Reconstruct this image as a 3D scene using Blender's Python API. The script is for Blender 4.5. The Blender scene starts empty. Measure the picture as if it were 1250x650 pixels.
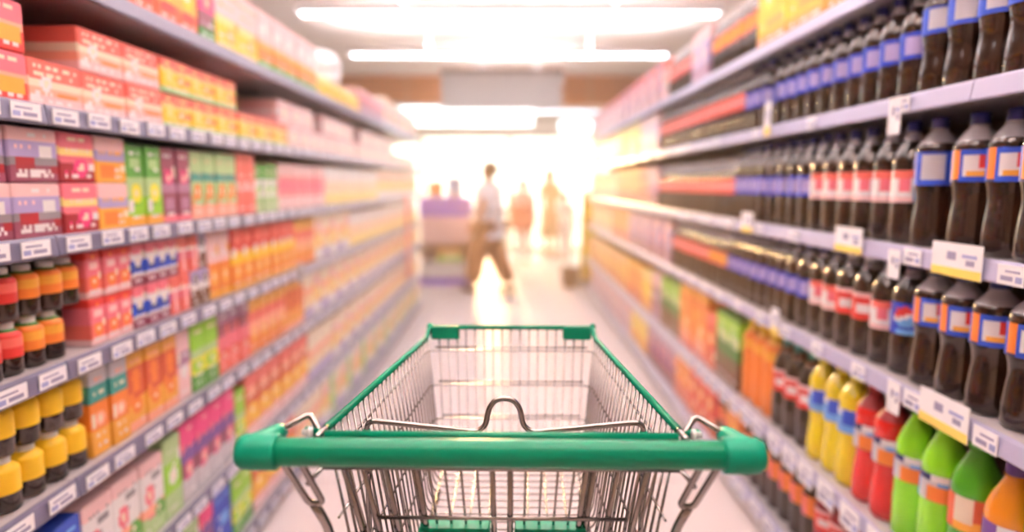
import bpy, bmesh, math, random
from mathutils import Vector, Matrix
random.seed(7)
scn = bpy.context.scene
COL = scn.collection
PI = math.pi
CAM_Z = 1.42

# ------------------------------------------------------------------ materials
MATS = {}
def srgb(r, g, b):
    f = lambda c: c / 12.92 if c <= 0.04045 else ((c + 0.055) / 1.055) ** 2.4
    return (f(r / 255), f(g / 255), f(b / 255), 1.0)

def pmat(name, rgb, rough=0.45, metal=0.0, coat=0.0, noise=0.0, nscale=30.0, bump=0.0, emit=None, estr=0.0):
    if name in MATS:
        return MATS[name]
    m = bpy.data.materials.new(name)
    m.use_nodes = True
    nt = m.node_tree
    b = nt.nodes['Principled BSDF']
    c = srgb(*rgb)
    b.inputs['Base Color'].default_value = c
    b.inputs['Roughness'].default_value = rough
    b.inputs['Metallic'].default_value = metal
    b.inputs['Coat Weight'].default_value = coat
    b.inputs['Coat Roughness'].default_value = 0.08
    if noise > 0 or bump > 0:
        tc = nt.nodes.new('ShaderNodeTexCoord')
        nz = nt.nodes.new('ShaderNodeTexNoise')
        nz.inputs['Scale'].default_value = nscale
        nz.inputs['Detail'].default_value = 3.0
        nt.links.new(tc.outputs['Object'], nz.inputs['Vector'])
        if noise > 0:
            mx = nt.nodes.new('ShaderNodeMixRGB')
            mx.inputs['Color1'].default_value = c
            mx.inputs['Color2'].default_value = (c[0] * (1 - noise), c[1] * (1 - noise), c[2] * (1 - noise), 1)
            nt.links.new(nz.outputs['Fac'], mx.inputs['Fac'])
            nt.links.new(mx.outputs['Color'], b.inputs['Base Color'])
        if bump > 0:
            bp = nt.nodes.new('ShaderNodeBump')
            bp.inputs['Strength'].default_value = bump
            bp.inputs['Distance'].default_value = 0.002
            nt.links.new(nz.outputs['Fac'], bp.inputs['Height'])
            nt.links.new(bp.outputs['Normal'], b.inputs['Normal'])
    if emit:
        b.inputs['Emission Color'].default_value = srgb(*emit)
        b.inputs['Emission Strength'].default_value = estr
    MATS[name] = m
    return m

PAL = dict(
    red=(214, 58, 52), deepred=(150, 30, 40), coral=(234, 112, 100), pink=(232, 118, 134), hotpink=(232, 62, 130),
    palepink=(246, 205, 205), peach=(250, 178, 150), orange=(236, 134, 54), deeporange=(212, 92, 52), amber=(240, 174, 66),
    yellow=(250, 206, 40), paleyellow=(250, 226, 140), cream=(248, 234, 208), white=(240, 238, 238), lightgrey=(205, 203, 208),
    grey=(140, 136, 142), dark=(52, 44, 42), brown=(110, 70, 50), maroon=(140, 70, 92), mauve=(176, 130, 160), purple=(112, 74, 150),
    lavender=(178, 164, 210), blue=(40, 78, 190), royal=(24, 56, 176), skyblue=(110, 170, 225), navy=(30, 36, 90),
    green=(84, 160, 60), lime=(150, 214, 50), palegreen=(180, 214, 150), deepgreen=(44, 120, 40), teal=(60, 150, 140),
    lemon=(240, 232, 60), tan=(206, 170, 130))
def M(key):
    if key in MATS: return MATS[key]
    return pmat(key, PAL[key], 0.42, noise=0.06, nscale=60)
pmat('cola', (40, 23, 13), 0.12, coat=0.6)
pmat('clear_head', (176, 172, 176), 0.1, coat=0.8)
pmat('liquid_lime', (140, 222, 30), 0.12, coat=0.6)
pmat('liquid_green', (70, 160, 20), 0.12, coat=0.6)
pmat('liquid_orange', (226, 140, 20), 0.12, coat=0.6)
pmat('liquid_yellow', (236, 214, 20), 0.12, coat=0.6)
pmat('liquid_red', (214, 30, 26), 0.12, coat=0.6)
pmat('cap_navy', (34, 40, 110), 0.35)
pmat('cap_white', (236, 234, 234), 0.4)
pmat('rail', (184, 182, 212), 0.32, noise=0.05, nscale=8)
pmat('shelf_steel', (196, 190, 192), 0.4, noise=0.05, nscale=6)
pmat('rack_back', (112, 92, 80), 0.6, noise=0.15, nscale=5)
pmat('tag_paper', (248, 248, 252), 0.5)
pmat('tag_yellow', (248, 222, 110), 0.5)
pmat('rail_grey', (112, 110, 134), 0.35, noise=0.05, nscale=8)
pmat('tag_ink', (150, 148, 180), 0.6)
pmat('tag_blue', (160, 168, 214), 0.5)
pmat('chrome', (150, 146, 144), 0.18, metal=1.0)
pmat('cart_green', (0, 122, 90), 0.3, coat=0.04)
pmat('cart_cap_green', (0, 138, 108), 0.4)
pmat('cart_dark_green', (0, 70, 54), 0.4)
for k_ in ('cart_green', 'cart_cap_green', 'cart_dark_green'): MATS[k_].node_tree.nodes['Principled BSDF'].inputs['Specular IOR Level'].default_value = .22
pmat('rubber', (44, 42, 44), 0.7)

# ------------------------------------------------------------------ mesh builder
class MB:
    def __init__(s):
        s.v = []; s.f = []; s.m = []; s.sm = []; s.mats = []
    def mi(s, mat):
        if isinstance(mat, str): mat = M(mat)
        if mat not in s.mats: s.mats.append(mat)
        return s.mats.index(mat)
    def face(s, idx, mat, smooth=False):
        s.f.append(idx); s.m.append(s.mi(mat)); s.sm.append(smooth)
    def rings(s, rings, mats, smooth=False, cap0=True, cap1=True, closed=False, capm=None):
        """rings: lists of points; mats[i] colours the band i -> i+1 (a name or a function of the segment number)"""
        n = len(rings[0]); base = len(s.v)
        for r in rings: s.v.extend([tuple(p) for p in r])
        R = len(rings)
        for i in range(R if closed else R - 1):
            a = base + i * n; b = base + ((i + 1) % R) * n
            mt = mats[i] if isinstance(mats, (list, tuple)) else mats
            for k in range(n):
                mm = mt(k) if callable(mt) else mt
                s.face((a + k, a + (k + 1) % n, b + (k + 1) % n, b + k), mm, smooth)
        m0 = mats[0] if isinstance(mats, (list, tuple)) else mats
        m1 = mats[-1] if isinstance(mats, (list, tuple)) else mats
        if callable(m0): m0 = m0(0)
        if callable(m1): m1 = m1(0)
        if not closed:
            if cap0: s.face(tuple(base + k for k in reversed(range(n))), capm or m0)
            if cap1: s.face(tuple(base + (R - 1) * n + k for k in range(n)), capm or m1)
    def box(s, x0, x1, y0, y1, z0, z1, mat, c=0.0):
        """box with chamfered vertical edges and rims (chamfer c)"""
        if c <= 0:
            s.rings([[(x0, y0, z0), (x1, y0, z0), (x1, y1, z0), (x0, y1, z0)], [(x0, y0, z1), (x1, y0, z1), (x1, y1, z1), (x0, y1, z1)]], mat)
            return
        def ring(z, i):
            a, b, d, e = x0 + i, x1 - i, y0 + i, y1 - i
            return [(a + c, d, z), (b - c, d, z), (b, d + c, z), (b, e - c, z), (b - c, e, z), (a + c, e, z), (a, e - c, z), (a, d + c, z)]
        s.rings([ring(z0, c * .7), ring(z0 + c, 0), ring(z1 - c, 0), ring(z1, c * .7)], mat)
    def lathe(s, prof, mats, seg=20, cx=0, cy=0, smooth=True, cap0=True, cap1=True):
        rs = [[(cx + r * math.sin(2 * PI * k / seg), cy - r * math.cos(2 * PI * k / seg), z) for k in range(seg)] for r, z in prof]
        s.rings(rs, mats, smooth, cap0, cap1)
    def tube(s, pts, r, mat, seg=8, cap=True, closed=False):
        pts = [Vector(p) for p in pts]
        n = len(pts); rr = r if isinstance(r, (list, tuple)) else [r] * n
        tans = []
        for i in range(n):
            if closed: t = pts[(i + 1) % n] - pts[i - 1]
            else: t = pts[min(i + 1, n - 1)] - pts[max(i - 1, 0)]
            tans.append(t.normalized())
        up = Vector((0, 0, 1)) if abs(tans[0].z) < .9 else Vector((1, 0, 0))
        u = tans[0].cross(up).normalized()
        rings = []
        for i in range(n):
            u = (u - tans[i] * u.dot(tans[i])).normalized()
            w = tans[i].cross(u)
            rings.append([pts[i] + (u * math.cos(2 * PI * k / seg) + w * math.sin(2 * PI * k / seg)) * rr[i] for k in range(seg)])
        s.rings(rings, mat, True, cap, cap, closed)
    def ball(s, c, rx, ry, rz, mat, seg=14, rows=9):
        prof = []
        rs = []
        for i in range(rows + 1):
            a = -PI / 2 + PI * i / rows
            q = max(math.cos(a), 0.02)
            rs.append([(c[0] + rx * q * math.cos(2 * PI * k / seg), c[1] + ry * q * math.sin(2 * PI * k / seg), c[2] + rz * math.sin(a)) for k in range(seg)])
        s.rings(rs, mat, True)
    def merge(s, o):
        b = len(s.v); s.v += o.v
        for f, m, q in zip(o.f, o.m, o.sm):
            s.face(tuple(b + i for i in f), o.mats[m], q)
    def build(s, name, parent=None, loc=None):
        me = bpy.data.meshes.new(name)
        me.from_pydata([tuple(p) for p in s.v], [], s.f)
        for m in s.mats: me.materials.append(m)
        me.polygons.foreach_set('material_index', s.m)
        me.polygons.foreach_set('use_smooth', s.sm)
        me.update()
        bm = bmesh.new(); bm.from_mesh(me); bmesh.ops.recalc_face_normals(bm, faces=bm.faces); bm.to_mesh(me); bm.free()
        o = bpy.data.objects.new(name, me)
        COL.objects.link(o)
        if parent: o.parent = parent
        if loc: o.location = loc
        return o

def fillet(pts, r, n=5):
    """round the corners of a polyline"""
    P = [Vector(p) for p in pts]
    out = [P[0]]
    for i in range(1, len(P) - 1):
        a, b, c = P[i - 1], P[i], P[i + 1]
        d0, d1 = (a - b), (c - b)
        q = min(r, d0.length * .48, d1.length * .48)
        p0, p1 = b + d0.normalized() * q, b + d1.normalized() * q
        for k in range(n + 1):
            t = k / n
            out.append(p0 * (1 - t) ** 2 + b * 2 * t * (1 - t) + p1 * t * t)
    out.append(P[-1])
    return out

def tag(o, label=None, cat=None, group=None, kind=None):
    if label: o['label'] = label
    if cat: o['category'] = cat
    if group: o['group'] = group
    if kind: o['kind'] = kind
    return o
def empty(name, loc=(0, 0, 0), rz=0):
    o = bpy.data.objects.new(name, None); COL.objects.link(o)
    o.location = loc; o.rotation_euler = (0, 0, rz); o.empty_display_size = .05
    return o
def struct(o):
    o['kind'] = 'structure'; return o

ONES = 'zeroth first second third fourth fifth sixth seventh eighth ninth tenth eleventh twelfth thirteenth fourteenth fifteenth sixteenth seventeenth eighteenth nineteenth'.split()
TENS = {2: 'twent', 3: 'thirt', 4: 'fort', 5: 'fift', 6: 'sixt', 7: 'sevent', 8: 'eight', 9: 'ninet'}
def ordinal(n):
    if n < 20: return ONES[n]
    t, u = divmod(n, 10)
    return TENS[t] + 'ieth' if u == 0 else TENS[t] + 'y-' + ONES[u]
# ------------------------------------------------------------------ room shell
def tile_mat(name, c1, c2, scale, mortar, rough, msize=0.006):
    m = bpy.data.materials.new(name); m.use_nodes = True
    nt = m.node_tree; b = nt.nodes['Principled BSDF']
    tc = nt.nodes.new('ShaderNodeTexCoord'); br = nt.nodes.new('ShaderNodeTexBrick')
    br.offset = 0.0
    br.inputs['Color1'].default_value = srgb(*c1); br.inputs['Color2'].default_value = srgb(*c2); br.inputs['Mortar'].default_value = srgb(*mortar)
    br.inputs['Scale'].default_value = 1.0; br.inputs['Mortar Size'].default_value = msize
    br.inputs['Brick Width'].default_value = scale; br.inputs['Row Height'].default_value = scale
    nt.links.new(tc.outputs['Object'], br.inputs['Vector']); nt.links.new(br.outputs['Color'], b.inputs['Base Color'])
    b.inputs['Roughness'].default_value = rough
    b.inputs['Specular IOR Level'].default_value = .25
    MATS[name] = m
    return m
tile_mat('floor_tile', (240, 226, 222), (236, 222, 220), 0.6, (214, 200, 198), 0.5)
tile_mat('ceiling_tile', (252, 232, 222), (250, 230, 220), 0.6, (240, 220, 210), 0.8)
pmat('wall_paint', (238, 224, 212), 0.7, noise=0.04, nscale=3)
pmat('beam_wood', (226, 128, 50), 0.6, noise=0.2, nscale=6)
pmat('pavement', (226, 216, 204), 0.8, noise=0.1, nscale=4)
pmat('sign_grey', (186, 180, 176), 0.5)
pmat('alu', (214, 204, 190), 0.35, metal=0.3)
pmat('lamp_white', (255, 250, 244), 0.5, emit=(255, 246, 248), estr=6.0)
pmat('uplight_glow', (255, 250, 244), 0.5, emit=(255, 240, 238), estr=40.0)  # glow of the added upward strips that brighten the ceiling
pmat('panel_glow', (255, 252, 248), 0.5, emit=(255, 246, 236), estr=2.5)
def glass():
    m = bpy.data.materials.new('shop_glass'); m.use_nodes = True
    nt = m.node_tree; nt.nodes.remove(nt.nodes['Principled BSDF'])
    t = nt.nodes.new('ShaderNodeBsdfTransparent'); g = nt.nodes.new('ShaderNodeBsdfGlossy'); mx = nt.nodes.new('ShaderNodeMixShader')
    t.inputs['Color'].default_value = (.97, .97, .95, 1); g.inputs['Roughness'].default_value = .02; mx.inputs['Fac'].default_value = .05
    nt.links.new(t.outputs[0], mx.inputs[1]); nt.links.new(g.outputs[0], mx.inputs[2])
    nt.links.new(mx.outputs[0], nt.nodes['Material Output'].inputs['Surface'])
    MATS['shop_glass'] = m
glass()

XW, YB, YF, ZC = 4.6, -3.2, 13.6, 3.1
def slab(name, *a):
    mb = MB(); mb.box(*a); return struct(mb.build(name))
slab('floor', -XW, XW, YB, YF, -.1, 0, 'floor_tile')
slab('ceiling', -XW, XW, YB, YF, ZC, ZC + .1, 'ceiling_tile')
slab('wall_left', -XW - .1, -XW, YB, YF, 0, ZC, 'wall_paint')
slab('wall_right', XW, XW + .1, YB, YF, 0, ZC, 'wall_paint')
slab('wall_back', -XW, XW, YB - .1, YB, 0, ZC, 'wall_paint')
WZ = 2.42
mb = MB()
mb.box(-XW, XW, YF, YF + .15, WZ, ZC, 'wall_paint'); mb.box(-XW, -3.6, YF, YF + .15, 0, WZ, 'wall_paint'); mb.box(3.6, XW, YF, YF + .15, 0, WZ, 'wall_paint')
struct(mb.build('wall_front'))
slab('trim_1', -XW, XW, 10.5, 10.8, 2.66, ZC - .001, 'beam_wood')
slab('ground', -14, 14, YF + .16, 34, -.14, -.04, 'pavement')
for i, (a, b) in enumerate(((-3.6, -1.8), (-1.8, 0), (0, 1.8), (1.8, 3.6))):
    mb = MB(); w = .05
    mb.box(a, a + w, YF + .03, YF + .11, 0, WZ, 'alu'); mb.box(b - w, b, YF + .03, YF + .11, 0, WZ, 'alu')
    mb.box(a + w, b - w, YF + .03, YF + .11, WZ - w, WZ, 'alu'); mb.box(a + w, b - w, YF + .03, YF + .11, 0, .1, 'alu')
    fr = struct(mb.build('window_%d' % (i + 1)))
    g = MB(); g.box(a + w, b - w, YF + .066, YF + .074, .1, WZ - w, 'shop_glass'); g.build('pane', fr)
for n, s in (('left', -1), ('right', 1)):
    slab('baseboard_' + n, min(s * XW, s * (XW - .02)), max(s * XW, s * (XW - .02)), YB, YF, 0.001, .1, 'wall_paint')

LIGHTS = [(.4, 3.3), (2.0, 3.3), (3.65, 3.3), (5.3, 3.3), (6.95, 3.3), (8.7, 1.4), (12.2, 3.3)]  # the short one is added out of sight to brighten the far ceiling
LIGHT_LABELS = ['long white ceiling light hung above the cart, out of the picture', 'long white ceiling light hung just ahead of the cart', 'long white ceiling light hung above the second aisle bays, next after the cart',
    'long white ceiling light, the one highest in the picture', 'long white ceiling light, next above the blank grey aisle sign', 'short ceiling light added unseen behind the grey aisle sign to brighten the ceiling', 'long white ceiling light between the brown beam and the shop window']
for i, (y, w) in enumerate(LIGHTS):
    t = empty('ceiling_light', (0, y, ZC - .17))
    tag(t, LIGHT_LABELS[i], 'ceiling light', 'long lights across the ceiling')
    for s in (-1, 1):
        for x in (-w / 4, w / 4):
            if s < 0:
                f = MB(); f.tube([(x, 0, .169), (x, 0, -.1515)], .008, 'white', 8); f.build('hanging_rod', t)
        f = MB(); e = s * w / 2
        f.box(min(e, e - s * .03), max(e, e - s * .03), -.085, .085, -.205, -.145, 'white', .006); f.build('end_cap', t)
    d = MB(); d.box(-w / 2 + .031, w / 2 - .031, -.075, .075, -.2, -.165, 'lamp_white', .012); d.build('diffuser', t)
    d = MB(); d.box(-w / 2 + .031, w / 2 - .031, -.07, .07, -.1625, -.152, 'uplight_glow', .003); d.build('added_uplight', t)  # glowing strip added on top to wash the ceiling with light
    for s in (-1, 1):
        f = MB(); f.box(min(s * .076, s * .085), max(s * .076, s * .085), 0, 1, -.2, -.14, 'white'); f.v = [(-w / 2 + .031 + (w - .062) * y_, x_, z_) for x_, y_, z_ in f.v]; f.build('uplight_screen', t)  # opaque sides added to hide the upward glow from below

# hanging panels near the shop front
def hanging(name, x0, x1, y, z0, z1, face, label, cat, edge):
    t = empty(name, ((x0 + x1) / 2, y, z0)); tag(t, label, cat)
    w = (x1 - x0) / 2; h = z1 - z0
    a = MB(); a.box(-w, w, -.02, .02, 0, h, face, .006); a.build('panel', t)
    b = MB(); b.box(-w - .01, w + .01, -.035, .035, h, h + .05, edge, .005); b.build('top_rail', t)
    for s in (-1, 1):
        c = MB(); c.tube([(s * w * .8, 0, h + .05), (s * w * .8, 0, ZC - z0 - .002)], .006, 'alu'); c.build('hanging_rod', t)
hanging('hanging_sign', -.81, .62, 8.0, 2.31, 2.72, 'sign_grey', 'blank pale grey aisle sign hanging under the ceiling, brown top rail', 'sign', 'brown')
hanging('light_panel', -1.66, .34, 9.6, 2.25, 2.52, 'panel_glow', 'wide glowing white light panel hanging below the grey aisle sign', 'light panel', 'white')
hanging('light_panel', .75, 1.24, 10.0, 2.2, 2.36, 'panel_glow', 'short glowing white light panel hanging beside the wide one, cola side', 'light panel', 'white')

# ------------------------------------------------------------------ shelving
XF = 1.0
LZ = [.08, .39, .72, 1.0, 1.285, 1.57, 1.88]
RZ = [.12, .46, .89, 1.242, 1.622, 1.945]
def copy_tree(o, parent=None):
    c = o.copy(); COL.objects.link(c)
    if parent: c.parent = parent
    for ch in [q for q in o.children]: copy_tree(ch, c)
    return c
def price_tag(w, h):
    t = MB(); t.box(-.0008, .0008, -w / 2, w / 2, -h / 2, h / 2, 'tag_paper')
    t.box(-.0013, .0013, -w * .36, w * .2, h * .12, h * .24, 'tag_ink'); t.box(-.0013, .0013, -w * .1, w * .36, -h * .3, -h * .06, 'tag_ink')
    t.box(-.0012, .0012, -w * .44, -w * .2, -h * .34, -h * .04, 'tag_blue')
    return t
def make_bay(s, zs, tags, L=1.0):
    """s = -1 carton side, +1 cola side; local y runs along the aisle, local x = 0 is the shelf front"""
    t = empty('shelving_bay')
    X = lambda a, b: (min(s * a, s * b), max(s * a, s * b))
    for y in (.003, L - .033):
        u = MB(); u.box(*X(.40, .45), y, y + .03, 0.0005, zs[-1] + .06, 'shelf_steel'); u.build('upright', t)
    b = MB(); b.box(*X(.452, .462), .002, L - .002, .02, zs[-1] + .3, 'rack_back'); b.build('back_panel', t)
    p = MB(); p.box(*X(.03, .05), .002, L - .002, 0.0005, zs[0] - .03, 'shelf_steel'); p.build('plinth', t)
    for i, z in enumerate(zs):
        sh = MB()
        sh.box(*X(.012, .449), .002, L - .002, z - .008, z + .018, 'shelf_steel')
        for y in (.036, L - .05):
            a, c = X(.27, .445)
            sh.box(a, c, y, y + .012, z - .04, z - .009, 'shelf_steel')
        so = sh.build('shelf', t)
        r = MB()
        prof = [(.0, -.024), (-.003, -.02), (.003, .017), (.006, .0225), (.0115, .0225), (.0115, -.02), (.006, -.024)]
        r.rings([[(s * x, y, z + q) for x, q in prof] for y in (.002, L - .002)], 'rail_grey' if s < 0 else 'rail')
        r.build('price_rail', so)
        n, w, h, hang = tags[i]
        if n:
            first = None
            for k in range(n):
                y = (k + .5) * L / n + random.uniform(-.012, .012)
                if first is None:
                    first = price_tag(w, h).build('price_tag', so); q = first
                else:
                    q = first.copy(); COL.objects.link(q); q.parent = so
                q.location = (-s * .0045, y, z + hang + random.uniform(-.003, .003))
    return t
ltags = [(8, .085, .034, 0)] * 6 + [(0, 0, 0, 0)]
rtags = [(7, .1, .066, -.012), (7, .105, .074, -.012), (4, .07, .045, 0), (3, .07, .04, 0), (2, .06, .04, 0), (0, 0, 0, 0)]
for s, zs, tg, nb, nm in ((-1, LZ, ltags, 7, 'grey steel shelving bay stacked with cartons, %s from the camera end'), (1, RZ, rtags, 8, 'grey steel shelving bay stacked with bottles, %s from the camera end')):
    bay0 = make_bay(s, zs, tg)
    for i in range(nb):
        o = bay0 if i == 0 else copy_tree(bay0)
        o.location = (s * XF, .45 + i * 1.0, 0)
        tag(o, nm % ordinal(i + 1), 'shelving', 'carton shelving bays' if s < 0 else 'drinks shelving bays')
# ------------------------------------------------------------------ shopping cart
cart = empty('shopping_cart', (-.0125, .744, 0), math.radians(-1.3)); cart.scale = (.984, 1, 1)
tag(cart, 'chrome wire shopping cart with a green handle bar standing in the aisle', 'shopping cart')
HZ = 1.1025; RIMZ = 1.0995
h = MB()
h.lathe([(.0005, -.281), (.016, -.281), (.017, -.279), (.017, .279), (.016, .281), (.0005, .281)], 'cart_green', 28)
ho = h.build('handle_bar', cart); ho.rotation_euler = (0, PI / 2, 0); ho.location = (0, 0, HZ)
for s in (-1, 1):
    c = MB()
    rs = []
    for x, r in ((.268, .0175), (.268, .0205), (.27, .0215), (.298, .0215), (.309, .0205), (.316, .0165), (.319, .009), (.3195, .001)):
        rs.append([(s * x, r * math.cos(2 * PI * k / 24), HZ + r * math.sin(2 * PI * k / 24)) for k in range(24)])
    c.rings(rs, 'cart_cap_green', True)
    # the elbow that runs forward off the bar end, flattened towards its tip
    rs = []
    for y, xc, rx, rz, zc in ((-.004, .2975, .018, .0195, HZ), (.012, .2985, .0175, .018, HZ + .001), (.03, .2965, .0145, .0145, HZ + .0015), (.05, .2915, .012, .0125, HZ + .002), (.062, .2885, .010, .0108, HZ + .002), (.064, .2885, .008, .009, HZ + .002)):
        rs.append([(s * (xc + rx * math.cos(2 * PI * k / 20)), y, zc + rz * math.sin(2 * PI * k / 20)) for k in range(20)])
    c.rings(rs, 'cart_cap_green', True)
    c.build('handle_cap', cart)
    b = MB()
    b.tube(fillet([(s * .290, .05, HZ + .003), (s * .258, .088, 1.1195), (s * .2375, .068, 1.0985), (s * .236, .062, 1.07)], .012), .0042, 'chrome', 10)
    b.build('handle_bracket', cart)
    k = MB()
    k.lathe([(.0005, 0), (.0072, 0), (.0072, .004), (.004, .0042), (.004, .012), (.0005, .012)], 'white', 14)
    ko = k.build('bolt', cart); ko.rotation_euler = (0, s * PI / 2, 0); ko.location = (s * .247, .06, RIMZ + .004)
    k = MB(); k.box(s * .25 - .011, s * .25 + .011, .066, .078, RIMZ - .004, RIMZ + .006, 'cart_green', .002); k.build('clip', cart)
    # flat loop under the handle, running on as the upright down to the base frame
    u = MB()
    u.tube(fillet([(s * .267, .008, 1.093), (s * .2655, .012, 1.08), (s * .2445, .034, 1.020), (s * .2285, .040, 1.018), (s * .2475, .020, 1.078), (s * .2495, .016, 1.09)], .009), .0044, 'chrome', 10)
    u.tube(fillet([(s * .2395, .037, 1.0185), (s * .2255, .056, .972), (s * .213, .10, .60), (s * .208, .13, .17)], .05), .0062, 'chrome', 10)
    u.tube([(s * .2455, .03, 1.047), (s * .224, .066, 1.068)], .003, 'chrome', 8)
    u.build('upright', cart)
    # rim of the basket
    xr = lambda y: .2375 + (.1825 - .2375) * (y - .066) / (.687 - .066)
    r = MB()
    path = [(s * xr(.052), .052, RIMZ), (s * xr(.1), .1, RIMZ), (s * xr(.635), .635, 1.088), (s * .1865, .66, 1.088), (s * .1835, .684, 1.1025), (s * .176, .69, 1.1025)]
    r.tube(fillet([path[0], (s * xr(.105), .105, RIMZ)], .01), .0042, 'chrome', 10)
    r.build('rim_wire', cart)
    r = MB()
    r.tube(fillet([(s * xr(.086), .086, RIMZ)] + path[2:], .012), .0056, 'cart_green', 12)
    r.ball((s * .184, .689, 1.104), .0075, .0075, .0085, 'cart_green')
    r.build('side_rim', cart)
    c = MB(); c.box(min(s * .117, s * .181), max(s * .117, s * .181), .679, .693, 1.0765, 1.1075, 'cart_green', .003); c.build('corner_clip', cart)
r = MB(); r.tube([(-.176, .69, 1.1025), (.176, .69, 1.1025)], .0052, 'cart_green', 12); r.build('front_rim', cart)
r = MB(); r.tube([(-.228, .056, RIMZ + .002), (.228, .056, RIMZ + .002)], .0062, 'cart_green', 12); r.build('rear_rim', cart)

xr = lambda y: .2375 + (.1825 - .2375) * (y - .066) / (.687 - .066)
xb = lambda y: .168 + (.153 - .168) * (y - .1) / .56
zb = lambda y: .742 + (.800 - .742) * (y - .1) / .56
zr = lambda y: RIMZ - .007 * (y - .1) / .56
def xs(y, z):
    t = (zr(y) - z) / (zr(y) - zb(y)); return xr(y) + (xb(y) + .012 - xr(y)) * t
g = MB()
WR = .002
for k in range(25):
    y = .088 + k * .0236
    g.tube(fillet([(-xr(y), y, zr(y)), (-xb(y) - .006, y, zb(y)), (xb(y) + .006, y, zb(y)), (xr(y), y, zr(y))], .026, 5), WR, 'chrome', 6)
for dz in (.041, .118, .195, .262):                # wires that run down one side, round the front and back up the other
    pts = []
    for s in (-1, 1):
        q = [(s * (xs(y, RIMZ - dz) + .0005), y, RIMZ - dz + (.0 if dz < .2 else -.02 * (.66 - y))) for y in (.072, .25, .45, .655)]
        pts += q if s < 0 else q[::-1]
    g.tube(fillet(pts, .03, 5), .0021, 'chrome', 6)
g.build('basket_wire', cart)
g = MB()
for k in range(17):                                # front panel
    x = (k - 8) * .0205
    g.tube([(x, .689, 1.1), (x * .93, .668, .806), (x * .92, .655, .80)], WR, 'chrome', 6)
for z, y, w_ in ((1.0585, .686, .172), (.9815, .681, .165), (.9045, .676, .157), (.835, .671, .153)):
    g.tube([(-w_, y - .002, z), (w_, y - .002, z)], .002, 'chrome', 6)
g.build('front_panel', cart)
g = MB()
for k in range(9):                                 # floor wires that run the length of the basket
    x = (k - 4) * .0375
    g.tube([(x, .66, .803), (x * 1.03, .11, .746)], WR, 'chrome', 6)
g.build('basket_floor', cart)

# rear flap, leaning into the basket
gy = lambda z: .056 + (RIMZ - z) * .34
gx = lambda x, z: x * (1 - (RIMZ - z) * .62)
g = MB()
for x in [(k - 9.5) * .0222 for k in range(20)]:
    g.tube([(gx(x, RIMZ), gy(RIMZ), RIMZ - .002), (gx(x, .77), gy(.77), .77)], .0019, 'chrome', 6)
for x in (-.218, -.191, -.160, -.117, -.0125, .0125, .117, .128, .160, .2):
    g.tube([(gx(x, 1.06), gy(1.085) - .005, 1.085), (gx(x, .77), gy(.77) - .005, .77)], .0041, 'chrome', 10)
for z, w_, r_ in ((1.056, .236, .0028), (.974, .17, .0029), (.943, .21, .0029), (.80, .19, .0029)):
    g.tube([(-w_, gy(z) - .011, z), (w_, gy(z) - .011, z)], r_, 'chrome', 8)
g.build('rear_flap', cart)
for s in (-1, 1):                                  # plastic leg-hole flaps of the child seat
    x0, x1 = (-.116, -.017) if s < 0 else (.017, .116)
    z1, z0 = .957, .85
    p = MB(); y = gy(.95) + .012
    p.box(x0 + .004, x1 - .004, y + .002, y + .006, z0, z1 - .004, 'cart_dark_green', .0015)
    po = p.build('seat_flap', cart)
    p = MB()
    yf = gy(.95) - .018
    p.box(x0, x1, yf, yf + .036, z1 - .010, z1, 'cart_green', .003)
    for a in (x0, x1 - .009):
        p.box(a, a + .009, yf + .002, yf + .034, z0, z1 - .011, 'cart_green', .002)
    xm = (x0 + x1) / 2
    p.box(xm - .0035, xm + .0035, yf - .001, yf + .01, z1 - .024, z1 - .0105, 'cart_green', .001)
    p.build('flap_rim', po)
# wire back of the child seat with its raised loop
ys = .206
half = [(-.212, ys, .775), (-.212, ys, 1.066), (-.075, ys, 1.052), (-.043, ys, 1.0485), (-.029, ys, 1.058), (-.0235, ys, 1.086), (-.014, ys, 1.0985), (0, ys, 1.1015)]
pts = half + [(-x, y, z) for x, y, z in half[-2::-1]]
g = MB(); g.tube(fillet(pts, .016, 6), .0043, 'chrome', 12); sb = g.build('seat_back', cart)
for s in (-1, 1):
    g = MB(); g.tube([(s * .212, ys, .99), (s * .212, ys, 1.052)], .0055, 'cart_green', 10); g.build('sleeve', sb)
# base frame and casters (below the picture)
g = MB()
for s in (-1, 1):
    g.tube(fillet([(s * .208, .05, .165), (s * .208, .2, .165), (s * .165, .74, .165)], .08), .0085, 'chrome', 10)
    q = MB(); q.tube(fillet([(s * .212, .105, .66), (s * .16, .14, .735), (s * .15, .55, .785)], .05), .006, 'chrome', 8); q.build('basket_support', cart)
for y, x in ((.08, .208), (.4, .19), (.72, .167)):
    g.tube([(-x, y, .165), (x, y, .165)], .006, 'chrome', 8)
for k in range(7): g.tube([((k - 3) * .045, .08, .172), ((k - 3) * .04, .72, .172)], .0025, 'chrome', 6)
g.build('base_frame', cart)
for x, y in ((-.208, .07), (.208, .07), (-.168, .71), (.168, .71)):
    f = MB()
    f.lathe([(.0005, .14), (.012, .14), (.012, .16), (.0005, .16)], 'chrome', 12, x, y)
    for q in (-1, 1): f.box(x + q * .019 - .0015, x + q * .019 + .0015, y - .035, y + .012, .05, .145, 'chrome')
    f.box(x - .02, x + .02, y - .014, y + .012, .134, .142, 'chrome')
    fo = f.build('caster', cart)
    wv = MB(); wv.lathe([(.004, -.013), (.05, -.013), (.0585, -.008), (.0585, .008), (.05, .013), (.004, .013)], ['grey', 'rubber', 'rubber', 'rubber', 'grey'], 24)
    wo = wv.build('wheel', fo); wo.rotation_euler = (0, PI / 2, 0); wo.location = (x, y - .02, .0595)
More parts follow.
